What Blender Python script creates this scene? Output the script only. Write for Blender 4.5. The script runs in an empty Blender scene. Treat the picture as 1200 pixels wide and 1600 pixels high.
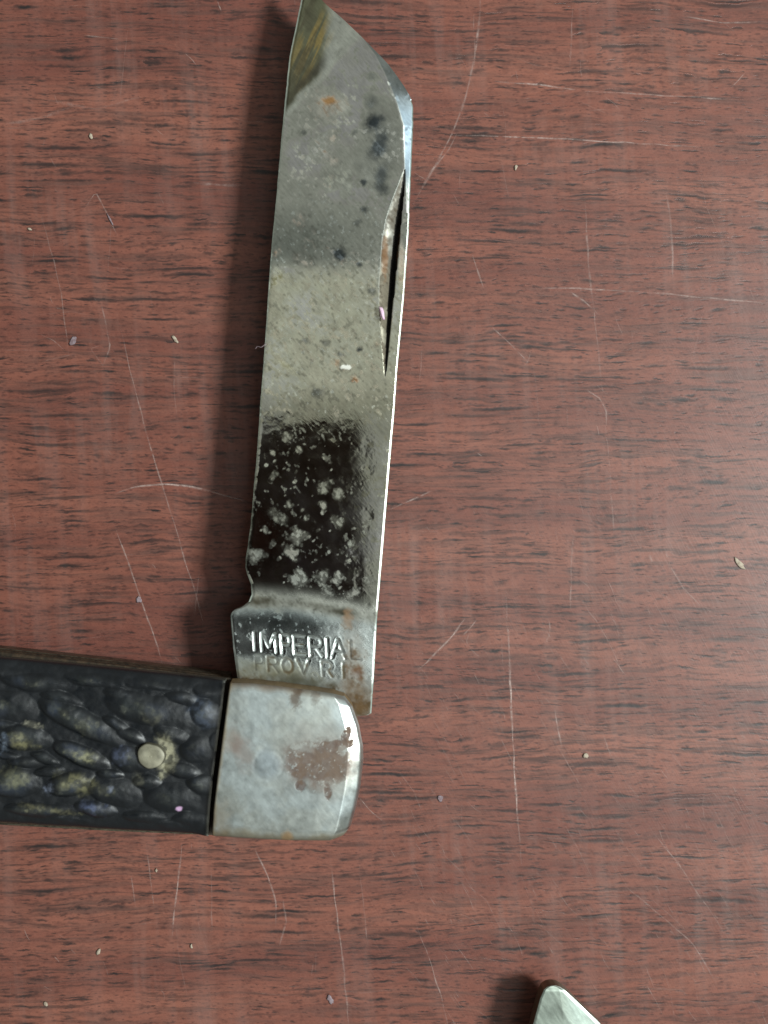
import bpy, math, random
import numpy as np
from mathutils import Matrix, Vector

# ------------------------------------------------------------------ camera
scene = bpy.context.scene
MM = 0.001
PXM = 0.06 * MM                       # one photo pixel on the table, in metres
H = 110.0 * MM
cam_pos = np.array([-6.0 * MM, 0.0, H])
zc = cam_pos / np.linalg.norm(cam_pos)
xc = np.cross([0, 1, 0], zc); xc /= np.linalg.norm(xc)
yc = np.cross(zc, xc)
DIST = float(np.linalg.norm(cam_pos))
FPX = DIST / PXM
cd = bpy.data.cameras.new('camera')
cam = bpy.data.objects.new('camera', cd)
scene.collection.objects.link(cam)
cam.matrix_world = Matrix(((xc[0], yc[0], zc[0], cam_pos[0]),
                           (xc[1], yc[1], zc[1], cam_pos[1]),
                           (xc[2], yc[2], zc[2], cam_pos[2]), (0, 0, 0, 1)))
cd.sensor_fit = 'VERTICAL'
cd.angle = 2 * math.atan(800 / FPX)
cd.clip_start = 0.002
cd.clip_end = 20
cd.dof.use_dof = True
cd.dof.focus_distance = 0.1065
cd.dof.aperture_fstop = 28.0
scene.camera = cam

# ------------------------------------------------------------------ light
world = bpy.data.worlds.new('World')
scene.world = world
world.use_nodes = True
bg = world.node_tree.nodes['Background']
bg.inputs[0].default_value = (0.97, 1.0, 0.91, 1)
bg.inputs[1].default_value = 0.225

def area(name, loc, target, size, power, color, size_y=None):
    l = bpy.data.lights.new(name, 'AREA')
    l.energy = power; l.color = color; l.size = size
    if size_y:
        l.shape = 'RECTANGLE'; l.size_y = size_y
    o = bpy.data.objects.new(name, l)
    scene.collection.objects.link(o)
    o.location = loc
    o.rotation_euler = (Vector(target) - Vector(loc)).to_track_quat('-Z', 'Y').to_euler()
    return o
area('window_light', (0.49, 0.02, 0.51), (0, 0, 0), 0.13, 7.6, (0.93, 1.0, 0.98), 0.14)
area('ceiling_light', (0.315, -0.10, 0.72), (0.03, -0.01, 0), 0.28, 1.1, (0.95, 1.0, 0.98), 0.50)

scene.view_settings.view_transform = 'Standard'
scene.view_settings.look = 'None'
scene.view_settings.exposure = 0.0
scene.view_settings.gamma = 1.0

# ------------------------------------------------------------------ helpers
def at(px, py, zmm):
    """photo pixel -> world point on the level plane z (mm)"""
    px = np.asarray(px, float); py = np.asarray(py, float)
    u = (px - 600) / FPX; v = (800 - py) / FPX
    d = u[..., None] * xc + v[..., None] * yc - zc
    z = np.asarray(zmm, float) * MM
    t = (z - cam_pos[2]) / d[..., 2]
    return cam_pos + d * t[..., None]

RNG = np.random.RandomState(7)
TAB = RNG.rand(8, 256, 256)
def vn(x, y, seed=0):
    xi = np.floor(x).astype(int); yi = np.floor(y).astype(int)
    fx = x - xi; fy = y - yi
    fx = fx * fx * (3 - 2 * fx); fy = fy * fy * (3 - 2 * fy)
    T = TAB[seed % 8]; o = (seed * 37) % 256
    a = T[(xi + o) % 256, yi % 256]; b = T[(xi + 1 + o) % 256, yi % 256]
    c = T[(xi + o) % 256, (yi + 1) % 256]; d = T[(xi + 1 + o) % 256, (yi + 1) % 256]
    return (a * (1 - fx) + b * fx) * (1 - fy) + (c * (1 - fx) + d * fx) * fy
def fbm(x, y, scale, seed=0, octv=4, gain=0.5):
    s = 0; a = 1; n = 0
    for k in range(octv):
        s = s + a * vn(x / scale + 13.7 * k, y / scale + 5.1 * k, seed + k)
        n += a; a *= gain; scale = scale / 2
    return s / n
def ss(a, b, x):
    t = np.clip((x - a) / (b - a), 0, 1)
    return t * t * (3 - 2 * t)
def diag(x, y, L, W, seed, octv=3, ang=50):
    """noise stretched along a direction running down to the right in the photo"""
    c, s = math.cos(math.radians(ang)), math.sin(math.radians(ang))
    u = x * c + y * s; v = -x * s + y * c
    return fbm(u / L * 10, v / W * 10, 10, seed, octv)
def blob(x, y, cx, cy, rx, ry, rot=0, rag=0.35, seed=0, sharp=0.35):
    c, s = math.cos(math.radians(rot)), math.sin(math.radians(rot))
    u = ((x - cx) * c + (y - cy) * s) / rx; v = (-(x - cx) * s + (y - cy) * c) / ry
    d = np.sqrt(u * u + v * v) + rag * 2 * (fbm(x * .8 + y * .6 + cx, y * .8 - x * .6, max(4, min(rx, ry) * 1.1), seed, 5, .62) - 0.5)
    return 1 - ss(1 - sharp, 1 + sharp, d)
def mixc(c, col, m):
    return c * (1 - m[..., None]) + np.array(col) * m[..., None]
def smooth_interp(v, ks, vs, r=3.0):
    out = 0; w = 0
    for k in np.linspace(-1, 1, 9):
        g = math.exp(-2 * k * k)
        out = out + g * np.interp(v + k * r, ks, vs); w += g
    return out / w

def link(o, parent=None):
    scene.collection.objects.link(o)
    if parent is not None: o.parent = parent
    return o
def empty(name, loc, label, cat, group=None):
    o = bpy.data.objects.new(name, None); link(o)
    o.location = loc; o.empty_display_size = 0.01
    o['label'] = label; o['category'] = cat
    if group: o['group'] = group
    return o
def mesh_obj(name, verts, faces, mat, parent=None, smooth=True, col=None, rm=None):
    me = bpy.data.meshes.new(name)
    off = np.array(parent.location) if parent is not None else np.zeros(3)
    V = np.asarray(verts, float) - off
    me.from_pydata(V.tolist(), [], faces if isinstance(faces, list) else faces.tolist())
    me.update()
    me.polygons.foreach_set('use_smooth', [smooth] * len(me.polygons))
    if col is not None:
        a = me.color_attributes.new('tint', 'FLOAT_COLOR', 'POINT')
        rgba = np.concatenate([col, np.ones((len(col), 1))], 1).astype(np.float32)
        a.data.foreach_set('color', rgba.ravel())
    if rm is not None:
        b = me.color_attributes.new('surf', 'FLOAT_COLOR', 'POINT')
        rgba = np.concatenate([rm, np.ones((len(rm), 1))], 1).astype(np.float32)
        b.data.foreach_set('color', rgba.ravel())
    me.materials.append(mat)
    o = bpy.data.objects.new(name, me)
    return link(o, parent)

def slab(name, X, Y, Z, znom, zbot, mat, parent, tint=None, surf=None, side_tint=(0.2, 0.17, 0.12), side_surf=(0.45, 1, 0)):
    """solid with a modelled top: X,Y photo pixels, Z (mm) relief, znom plane for the outline, flat bottom at zbot"""
    n, m = X.shape
    P = at(X, Y, znom).reshape(-1, 3); P[:, 2] = Z.reshape(-1) * MM
    idx = np.arange(n * m).reshape(n, m)
    q = np.stack([idx[:-1, :-1], idx[:-1, 1:], idx[1:, 1:], idx[1:, :-1]], -1).reshape(-1, 4)
    a, b, c = P[q[len(q) // 2, 0]], P[q[len(q) // 2, 1]], P[q[len(q) // 2, 2]]
    up = np.cross(b - a, c - a)[2] > 0
    if not up: q = q[:, ::-1]
    ring = np.concatenate([idx[0, :-1], idx[:-1, -1], idx[-1, :0:-1], idx[:0:-1, 0]])
    k = len(ring); base = n * m
    top2 = P[ring]; bot = top2.copy(); bot[:, 2] = zbot * MM
    V = np.concatenate([P, top2, bot, bot])
    i = np.arange(k); j = (i + 1) % k
    s = np.stack([base + i, base + k + i, base + k + j, base + j], -1)
    if up: s = s[:, [0, 1, 2, 3]]
    else: s = s[:, ::-1]
    F = q.tolist() + s.tolist()
    bf = (base + 2 * k + i).tolist()
    F.append(bf[::-1] if up else bf)
    N = len(V)
    C = S = None
    if tint is not None:
        C = np.zeros((N, 3)); C[:base] = tint.reshape(-1, 3); 
        nz = fbm(V[base:, 0] / PXM, V[base:, 1] / PXM + V[base:, 2] / PXM, 14, 3)[:, None]
        C[base:] = np.array(side_tint) * (0.5 + nz)
        S = np.zeros((N, 3)); S[:base] = surf.reshape(-1, 3); S[base:] = side_surf
    return mesh_obj(name, V, F, mat, parent, True, C, S)

def coons(T, B, L, R, nu, nv):
    """patch from four boundary polylines (photo px); T,B run left-right, L,R run top-bottom"""
    def samp(pl, n):
        pl = np.array(pl, float); d = np.r_[0, np.cumsum(np.hypot(*np.diff(pl, axis=0).T))]; d /= d[-1]
        t = np.linspace(0, 1, n)
        out = np.stack([smooth_interp(t, d, pl[:, 0], 0.012), smooth_interp(t, d, pl[:, 1], 0.012)], 1)
        w = np.clip(np.minimum(t, 1 - t) / 0.03, 0, 1)[:, None]
        raw = np.stack([np.interp(t, d, pl[:, 0]), np.interp(t, d, pl[:, 1])], 1)
        return out * w + raw * (1 - w)
    t, b, l, r = samp(T, nu), samp(B, nu), samp(L, nv), samp(R, nv)
    u = np.linspace(0, 1, nu)[None, :, None]; v = np.linspace(0, 1, nv)[:, None, None]
    P = (1 - v) * t[None] + v * b[None] + (1 - u) * l[:, None] + u * r[:, None] \
        - ((1 - u) * (1 - v) * t[0] + u * (1 - v) * t[-1] + (1 - u) * v * b[0] + u * v * b[-1])
    return P[..., 0], P[..., 1]

# ------------------------------------------------------------------ materials
def new_mat(name):
    m = bpy.data.materials.new(name); m.use_nodes = True
    nt = m.node_tree
    return m, nt, nt.nodes['Principled BSDF']
def N(nt, t, **kw):
    n = nt.nodes.new(t)
    for k, v in kw.items(): setattr(n, k, v)
    return n
def math_n(nt, op, a, b=None, c=None, clamp=False):
    n = N(nt, 'ShaderNodeMath', operation=op, use_clamp=clamp)
    for i, v in enumerate((a, b, c)):
        if v is None: continue
        if isinstance(v, (int, float)): n.inputs[i].default_value = v
        else: nt.links.new(v, n.inputs[i])
    return n.outputs[0]
def ramp(nt, f, stops):
    n = N(nt, 'ShaderNodeValToRGB'); nt.links.new(f, n.inputs[0])
    e = n.color_ramp.elements
    while len(e) < len(stops): e.new(0.5)
    for el, (p, c) in zip(e, stops):
        el.position = p
        el.color = (c, c, c, 1) if isinstance(c, (int, float)) else (*c, 1)
    return n.outputs[0]
def mixn(nt, f, a, b, blend='MIX'):
    n = N(nt, 'ShaderNodeMix', data_type='RGBA', blend_type=blend)
    for i, v in ((0, f), (6, a), (7, b)):
        if isinstance(v, (int, float)): n.inputs[i].default_value = v
        elif isinstance(v, tuple): n.inputs[i].default_value = (*v, 1)
        else: nt.links.new(v, n.inputs[i])
    return n.outputs[2]
def pxcoord(nt, scale=(1, 1, 1), rot=0, loc=(0, 0, 0)):
    tc = N(nt, 'ShaderNodeTexCoord')
    mp = N(nt, 'ShaderNodeMapping')
    mp.inputs['Scale'].default_value = tuple(s / PXM for s in scale)
    mp.inputs['Location'].default_value = loc
    mp0 = N(nt, 'ShaderNodeMapping'); mp0.inputs['Rotation'].default_value = (0, 0, rot)
    nt.links.new(tc.outputs['Object'], mp0.inputs[0])
    nt.links.new(mp0.outputs[0], mp.inputs[0])
    return mp.outputs[0]
def noise(nt, vec, scale=1, detail=4, rough=0.5, dist=0):
    n = N(nt, 'ShaderNodeTexNoise'); nt.links.new(vec, n.inputs['Vector'])
    n.inputs['Scale'].default_value = scale; n.inputs['Detail'].default_value = detail
    n.inputs['Roughness'].default_value = rough; n.inputs['Distortion'].default_value = dist
    return n.outputs[0]

def surface_mat(name, bump=0.2, grain=(0.25, 0.07), grain_amt=0.15, rot=math.radians(50), spec=0.5, bdist=0.00002):
    """tint/surf attributes (colour; roughness, metallic) with fine directional grain on top"""
    m, nt, p = new_mat(name)
    a = N(nt, 'ShaderNodeAttribute', attribute_name='tint')
    s = N(nt, 'ShaderNodeAttribute', attribute_name='surf')
    sep = N(nt, 'ShaderNodeSeparateColor'); nt.links.new(s.outputs['Color'], sep.inputs[0])
    g = noise(nt, pxcoord(nt, (grain[1], grain[0], 0.2), rot), 1, 3, 0.6)
    g2 = noise(nt, pxcoord(nt, (0.05, 0.05, 0.05)), 1, 5, 0.6)
    f = math_n(nt, 'MULTIPLY_ADD', math_n(nt, 'SUBTRACT', g, 0.5), 2 * grain_amt * 2, 1.0)
    f = math_n(nt, 'MULTIPLY', f, math_n(nt, 'MULTIPLY_ADD', math_n(nt, 'SUBTRACT', g2, 0.5), 0.5, 1.0))
    vm = N(nt, 'ShaderNodeVectorMath', operation='SCALE')
    nt.links.new(a.outputs['Color'], vm.inputs[0]); nt.links.new(f, vm.inputs['Scale'])
    nt.links.new(vm.outputs[0], p.inputs['Base Color'])
    r = math_n(nt, 'MULTIPLY_ADD', math_n(nt, 'SUBTRACT', g2, 0.5), 0.12, sep.outputs[0], clamp=True)
    nt.links.new(r, p.inputs['Roughness'])
    nt.links.new(sep.outputs[1], p.inputs['Metallic'])
    nt.links.new(math_n(nt, 'MULTIPLY_ADD', sep.outputs[2], -0.9 * spec, spec, clamp=True), p.inputs['Specular IOR Level'])
    b = N(nt, 'ShaderNodeBump'); b.inputs['Strength'].default_value = bump; b.inputs['Distance'].default_value = bdist
    nt.links.new(g, b.inputs['Height']); nt.links.new(b.outputs[0], p.inputs['Normal'])
    return m

MAT_BLADE = surface_mat('worn_steel', 0.10, (0.28, 0.08), 0.16)
MAT_BOLSTER = surface_mat('nickel_silver', 0.18, (0.22, 0.08), 0.10)
MAT_BONE = surface_mat('black_jigged_bone', 0.25, (0.2, 0.12), 0.25, spec=0.55, bdist=0.00005)

def simple_mat(name, c1, c2, rough, metal, scale=0.06, bump=0.1):
    m, nt, p = new_mat(name)
    v = pxcoord(nt, (scale, scale, scale))
    n = noise(nt, v, 1, 5, 0.6)
    nt.links.new(mixn(nt, ramp(nt, n, ((0.35, 0.0), (0.65, 1.0))), c1, c2), p.inputs['Base Color'])
    p.inputs['Roughness'].default_value = rough; p.inputs['Metallic'].default_value = metal
    b = N(nt, 'ShaderNodeBump'); b.inputs['Strength'].default_value = bump; b.inputs['Distance'].default_value = 0.00005
    nt.links.new(n, b.inputs['Height']); nt.links.new(b.outputs[0], p.inputs['Normal'])
    return m
MAT_LINER = simple_mat('dirty_brass_liner', (0.022, 0.018, 0.013), (0.075, 0.050, 0.030), 0.6, 0.5, 0.12, 0.5)
MAT_SPRING = simple_mat('grimy_spring_steel', (0.05, 0.045, 0.035), (0.16, 0.14, 0.10), 0.45, 0.8, 0.1, 0.4)
MAT_PHONE = simple_mat('phone_back', (0.002, 0.004, 0.005), (0.003, 0.006, 0.007), 0.5, 0.0)
MAT_GLASS = simple_mat('lens_glass', (0.004, 0.004, 0.006), (0.006, 0.006, 0.008), 0.06, 0.0)
MAT_LINT = simple_mat('pink_fluff', (0.62, 0.42, 0.56), (0.75, 0.55, 0.66), 0.9, 0.0)
MAT_CRUMB = simple_mat('pale_crumb', (0.26, 0.20, 0.15), (0.42, 0.36, 0.28), 0.8, 0.0, 0.2)
MAT_DUST = simple_mat('bluish_dust', (0.15, 0.10, 0.11), (0.26, 0.21, 0.23), 0.9, 0.0, 0.2)

# wood laminate
def wood():
    m, nt, p = new_mat('mahogany_laminate')
    base = pxcoord(nt, (1, 1, 1))
    sx = N(nt, 'ShaderNodeSeparateXYZ'); nt.links.new(base, sx.inputs[0])
    warp = noise(nt, pxcoord(nt, (0.004, 0.010, 1)), 1, 2)
    warp2 = noise(nt, pxcoord(nt, (0.03, 0.05, 1)), 1, 3)
    ywarp = math_n(nt, 'ADD', math_n(nt, 'MULTIPLY', warp, 34.0), math_n(nt, 'MULTIPLY', warp2, 5.0))
    cmb = N(nt, 'ShaderNodeCombineXYZ')
    nt.links.new(sx.outputs[0], cmb.inputs[0])
    nt.links.new(math_n(nt, 'ADD', sx.outputs[1], ywarp), cmb.inputs[1])
    def sc(x, y, ox=0.0, oy=0.0):
        v = N(nt, 'ShaderNodeMapping'); v.inputs['Scale'].default_value = (x, y, 0)
        v.inputs['Location'].default_value = (ox, oy, 0)
        nt.links.new(cmb.outputs[0], v.inputs[0]); return v.outputs[0]
    # figure bands, long streaks, mottling
    bands = noise(nt, sc(0.0012, 0.011), 1, 3, 0.55)
    streak = noise(nt, sc(0.006, 0.10, 31, 7), 1, 5, 0.62)
    mott = noise(nt, sc(0.045, 0.10, 3, 9), 1, 5, 0.65)
    fine = noise(nt, sc(0.20, 0.42, 1, 2), 1, 3, 0.6)
    c = mixn(nt, ramp(nt, bands, ((0.36, 0.0), (0.64, 1.0))), (0.152, 0.052, 0.038), (0.230, 0.086, 0.059))
    c = mixn(nt, math_n(nt, 'MULTIPLY', ramp(nt, streak, ((0.48, 0.0), (0.66, 1.0))), 0.6), c, (0.080, 0.046, 0.039))
    c = mixn(nt, math_n(nt, 'MULTIPLY', ramp(nt, mott, ((0.50, 0.0), (0.66, 1.0))), 0.45), c, (0.088, 0.032, 0.025))
    c = mixn(nt, math_n(nt, 'MULTIPLY', ramp(nt, fine, ((0.54, 0.0), (0.70, 1.0))), 0.40), c, (0.072, 0.028, 0.023))
    c = mixn(nt, math_n(nt, 'MULTIPLY', ramp(nt, fine, ((0.28, 1.0), (0.42, 0.0))), 0.25), c, (0.27, 0.12, 0.085))
    g1 = noise(nt, sc(0.011, 0.17, 17, 3), 1, 6, 0.62, 0.15)
    g2 = noise(nt, sc(0.0045, 0.085, 41, 13), 1, 6, 0.66, 0.1)
    gm = noise(nt, sc(0.0016, 0.016, 3, 23), 1, 2, 0.5)
    c = mixn(nt, math_n(nt, 'MULTIPLY', ramp(nt, g1, ((0.52, 0.0), (0.64, 1.0))), math_n(nt, 'MULTIPLY', ramp(nt, gm, ((0.36, 0.25), (0.60, 1.0))), 0.72)), c, (0.048, 0.025, 0.021))
    c = mixn(nt, math_n(nt, 'MULTIPLY', ramp(nt, g2, ((0.54, 0.0), (0.66, 1.0))), math_n(nt, 'MULTIPLY', ramp(nt, gm, ((0.40, 0.1), (0.62, 1.0))), 0.65)), c, (0.055, 0.032, 0.028))
    # pores: short dark dashes lying along the grain, more in some bands
    def pores(lx, ly, ox, oy, keep, gain, edge, jit=0.45):
        nz = N(nt, 'ShaderNodeTexNoise'); nt.links.new(sc(0.10, 0.14, ox, oy), nz.inputs['Vector'])
        nz.inputs['Scale'].default_value = 1; nz.inputs['Detail'].default_value = 3
        vv = N(nt, 'ShaderNodeVectorMath', operation='MULTIPLY_ADD')
        nt.links.new(nz.outputs[1], vv.inputs[0]); vv.inputs[1].default_value = (jit, jit * 1.5, 0)
        nt.links.new(sc(1 / lx, 1 / ly, ox, oy), vv.inputs[2])
        vo = N(nt, 'ShaderNodeTexVoronoi', voronoi_dimensions='2D'); vo.inputs['Scale'].default_value = 1
        nt.links.new(vv.outputs[0], vo.inputs['Vector'])
        se = N(nt, 'ShaderNodeSeparateColor'); nt.links.new(vo.outputs['Color'], se.inputs[0])
        dens = noise(nt, sc(0.0022, 0.020, ox + 5, oy), 1, 3, 0.6)
        dens = math_n(nt, 'MULTIPLY_ADD', math_n(nt, 'SUBTRACT', dens, 0.5), gain, keep)
        on = math_n(nt, 'LESS_THAN', se.outputs[0], dens)
        size = math_n(nt, 'MULTIPLY_ADD', math_n(nt, 'POWER', se.outputs[1], 1.8), 0.38, 0.13)
        d = math_n(nt, 'DIVIDE', vo.outputs['Distance'], size)
        return math_n(nt, 'MULTIPLY', math_n(nt, 'MULTIPLY', on, ramp(nt, d, ((1 - edge, 1.0), (1.0, 0.0)))),
                      math_n(nt, 'MULTIPLY_ADD', se.outputs[2], 0.6, 0.4))
    p1 = pores(60, 8.5, 0, 0, 0.40, 2.8, 0.8)
    p2 = pores(32, 6.5, 7.3, 2.1, 0.50, 2.4, 0.8)
    p3 = pores(170, 9.5, 3.1, 8.8, 0.46, 3.2, 0.72, 0.25)
    p4 = pores(13, 5.0, 1.1, 5.8, 0.60, 1.4, 0.7)
    c = mixn(nt, math_n(nt, 'MULTIPLY', p4, 0.8, clamp=True), c, (0.062, 0.025, 0.021))
    c = mixn(nt, math_n(nt, 'MULTIPLY', p2, 0.95, clamp=True), c, (0.036, 0.021, 0.019))
    c = mixn(nt, math_n(nt, 'MULTIPLY', p1, 1.0, clamp=True), c, (0.020, 0.016, 0.016))
    c = mixn(nt, math_n(nt, 'MULTIPLY', p3, 1.0, clamp=True), c, (0.022, 0.016, 0.016))
    smear = noise(nt, pxcoord(nt, (0.035, 0.0035, 1), math.radians(-4)), 1, 4, 0.6)
    sm2 = noise(nt, pxcoord(nt, (0.004, 0.004, 1)), 1, 2, 0.5)
    sm = math_n(nt, 'MULTIPLY', ramp(nt, smear, ((0.46, 0.0), (0.74, 1.0))), ramp(nt, sm2, ((0.40, 0.1), (0.62, 1.0))))
    c = mixn(nt, math_n(nt, 'MULTIPLY', sm, 0.20), c, (0.30, 0.22, 0.20))
    nt.links.new(c, p.inputs['Base Color'])
    pr = math_n(nt, 'MAXIMUM', p1, math_n(nt, 'MAXIMUM', p2, p3))
    scuff = noise(nt, pxcoord(nt, (0.006, 0.012, 1)), 1, 6, 0.7)
    r = math_n(nt, 'MULTIPLY_ADD', scuff, 0.20, 0.27)
    nt.links.new(r, p.inputs['Roughness'])
    p.inputs['Specular IOR Level'].default_value = 0.42
    hair = noise(nt, pxcoord(nt, (0.5, 0.02, 1), math.radians(-28)), 1, 2)
    h = math_n(nt, 'ADD', math_n(nt, 'MULTIPLY', pr, -0.6), math_n(nt, 'ADD', math_n(nt, 'MULTIPLY', fine, 0.35), math_n(nt, 'MULTIPLY', hair, 0.5)))
    b = N(nt, 'ShaderNodeBump'); b.inputs['Strength'].default_value = 0.35; b.inputs['Distance'].default_value = 0.00004
    nt.links.new(h, b.inputs['Height']); nt.links.new(b.outputs[0], p.inputs['Normal'])
    return m
MAT_WOOD = wood()

def scratch_mat(name, col):
    m, nt, p = new_mat(name)
    a = N(nt, 'ShaderNodeAttribute', attribute_name='tint')
    sep = N(nt, 'ShaderNodeSeparateColor'); nt.links.new(a.outputs['Color'], sep.inputs[0])
    n = noise(nt, pxcoord(nt, (0.09, 0.09, 1)), 1, 4, 0.7)
    al = math_n(nt, 'MULTIPLY', sep.outputs[0], ramp(nt, n, ((0.36, 0.05), (0.62, 1.0))), clamp=True)
    p.inputs['Base Color'].default_value = (*col, 1); p.inputs['Roughness'].default_value = 0.6
    nt.links.new(al, p.inputs['Alpha'])
    return m
MAT_SCR = scratch_mat('abraded_varnish', (0.52, 0.38, 0.34))
MAT_SCRB = scratch_mat('bruised_varnish', (0.50, 0.50, 0.56))

# ------------------------------------------------------------------ table
bx = [(-0.32, -0.30), (0.32, -0.30), (0.32, 0.30), (-0.32, 0.30)]
V = [(x, y, 0) for x, y in bx] + [(x, y, -0.022) for x, y in bx]
table = mesh_obj('table_surface', V, [(0, 1, 2, 3), (7, 6, 5, 4), (0, 4, 5, 1), (1, 5, 6, 2), (2, 6, 7, 3), (3, 7, 4, 0)], MAT_WOOD, None, False)
table['kind'] = 'structure'
table['label'] = 'reddish brown wood grain tabletop with fine scratches under the knives'

def ribbon(pts, w, alpha, zmm, fade=True, wob=0.8, seed=0):
    P = np.array(pts, float)
    d = np.r_[0, np.cumsum(np.hypot(*np.diff(P, axis=0).T))]
    n = max(6, int(d[-1] / 7))
    t = np.linspace(0, d[-1], n)
    rs = d[-1] * 0.05
    x = smooth_interp(t, d, P[:, 0], rs); y = smooth_interp(t, d, P[:, 1], rs)
    rr = np.random.RandomState(seed)
    ph = rr.rand() * 50
    x = x + wob * 2 * (vn(t / 23 + ph, t * 0, 1) - 0.5); y = y + wob * 2 * (vn(t / 23 + ph, t * 0 + 9, 2) - 0.5)
    dx, dy = np.gradient(x), np.gradient(y); L = np.hypot(dx, dy) + 1e-9
    nx, ny = -dy / L, dx / L
    tt = t / d[-1]
    env = np.clip(np.minimum(tt, 1 - tt) / 0.18, 0.02, 1) if fade else np.ones(n)
    wv = w * (0.55 + 0.75 * vn(t / 15 + ph, t * 0 + 3, 3)) * (0.4 + 0.6 * env)
    rows = []; al = []
    for k, f in ((-1, 0), (0, 1), (1, 0)):
        rows.append(at(x + nx * wv * k * 0.8, y + ny * wv * k * 0.8, zmm)); al.append(alpha * env * f * (0.6 + 0.8 * vn(t / 30 + ph, t * 0 + 6, 4)))
    V = np.concatenate(rows); A = np.concatenate(al)
    F = []
    for r in (0, 1):
        for i in range(n - 1):
            F.append((r * n + i, r * n + i + 1, (r + 1) * n + i + 1, (r + 1) * n + i))
    return V, F, np.repeat(A[:, None], 3, 1)

SCR = [
 ([(752,-20),(748,40),(741,95),(725,160),(705,212),(680,260),(644,322)], 2.6, .42),
 ([(716,205),(700,235),(668,275),(655,300)], 2.4, .35),
 ([(698,211),(800,213),(900,218),(1110,231)], 1.7, .62),
 ([(770,127),(850,133),(910,141)], 1.9, .6), ([(910,141),(1040,150),(1165,156)], 1.6, .45),
 ([(815,451),(900,450),(1010,456),(1110,466),(1220,474)], 1.7, .6),
 ([(1040,296),(1048,345),(1052,400),(1051,440)], 2.2, .42),
 ([(1070,26),(1130,36),(1200,33)], 1.8, .45),
 ([(738,396),(747,425),(756,452)], 1.8, .5),
 ([(890,455),(912,470),(936,492)], 1.8, .5),
 ([(762,505),(795,535),(829,570)], 1.6, .6), ([(829,545),(826,560),(818,575)], 1.5, .35),
 ([(912,290),(917,370),(921,430),(930,500),(938,580),(944,640)], 2.0, .30),
 ([(945,650),(952,720),(956,790),(962,860)], 1.8, .25),
 ([(915,608),(938,622),(948,642),(947,668)], 1.8, .5),
 ([(598,801),(630,787),(677,766)], 1.9, .6),
 ([(652,1047),(682,1020),(710,990),(728,962)], 2.0, .6), ([(722,995),(735,980),(745,966)], 1.6, .4),
 ([(735,985),(728,1005),(740,1020),(755,1030)], 1.4, .3),
 ([(790,922),(793,980),(797,1060),(801,1150),(807,1255),(816,1362)], 2.2, .78),
 ([(866,1108),(872,1140),(879,1172)], 1.8, .5),
 ([(895,828),(893,880),(891,960)], 2.0, .28),
 ([(858,965),(860,985),(850,1010)], 1.8, .35),
 ([(1035,848),(1048,885),(1068,920),(1098,950)], 1.7, .5),
 ([(1012,1288),(1060,1350),(1140,1470)], 1.3, .4),
 ([(962,1372),(1020,1420),(1080,1470),(1125,1545)], 1.3, .4),
 ([(938,1138),(955,1180),(985,1225)], 1.3, .35),
 ([(553,1238),(575,1262),(598,1284)], 1.4, .5),
 ([(185,498),(205,585),(235,700),(262,782),(285,862),(306,930),(328,1010)], 1.6, .52),
 ([(178,818),(208,900),(236,980),(257,1045)], 1.7, .6),
 ([(176,772),(205,762),(240,757),(290,758),(330,768),(392,786)], 2.2, .75),
 ([(238,757),(265,756),(300,760),(325,768)], 1.8, .75),
 ([(130,330),(150,300),(165,330),(186,372)], 1.5, .4),
 ([(396,1322),(420,1372),(432,1412),(431,1460)], 1.7, .52),
 ([(515,1335),(523,1400),(535,1500),(546,1610)], 1.9, .55),
 ([(285,1315),(277,1385),(268,1468)], 1.9, .55),
 ([(228,1318),(236,1380),(243,1430)], 1.5, .4), ([(205,1365),(213,1420)], 1.4, .35),
 ([(330,1340),(331,1460)], 1.5, .25),
 ([(442,1400),(447,1440),(436,1480)], 2.2, .3),
 ([(62,330),(82,400),(96,460),(108,560)], 1.3, .28),
 ([(158,470),(172,540),(160,575)], 1.4, .35),
 ([(648,1440),(668,1490),(690,1560),(704,1620)], 1.4, .4),
 ([(560,1340),(568,1420),(575,1480)], 1.2, .3),
 ([(160,540),(140,545),(165,575)], 1.2, .35),
 ([(340,0),(347,18)], 1.6, .5), ([(130,55),(190,62)], 1.6, .4),
 ([(1140,800),(1160,815),(1175,818)], 1.2, .25),
 ([(1015,865),(1020,880)], 2.4, .3), ([(70,155),(150,170),(225,150)], 3.5, .22),
 ([(300,285),(340,288),(390,290)], 3.0, .25), ([(0,195),(60,185),(120,165)], 4.0, .20),
 ([(742,110),(740,20)], 1.6, .28), ([(895,0),(893,60),(890,110)], 1.8, .28),
 ([(1140,140),(1165,112)], 1.8, .4), ([(660,545),(655,600)], 1.5, .25),
 ([(910,940),(935,975),(960,1020),(975,1060)], 1.2, .32),
]
for k, (pts, w, a) in enumerate(SCR):
    V_, F_, C_ = ribbon(pts, w * 1.2, a * 1.0, 0.012 + 0.0006 * k, seed=k)
    mesh_obj('scratch', V_, F_, MAT_SCR, table, True, C_)
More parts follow.
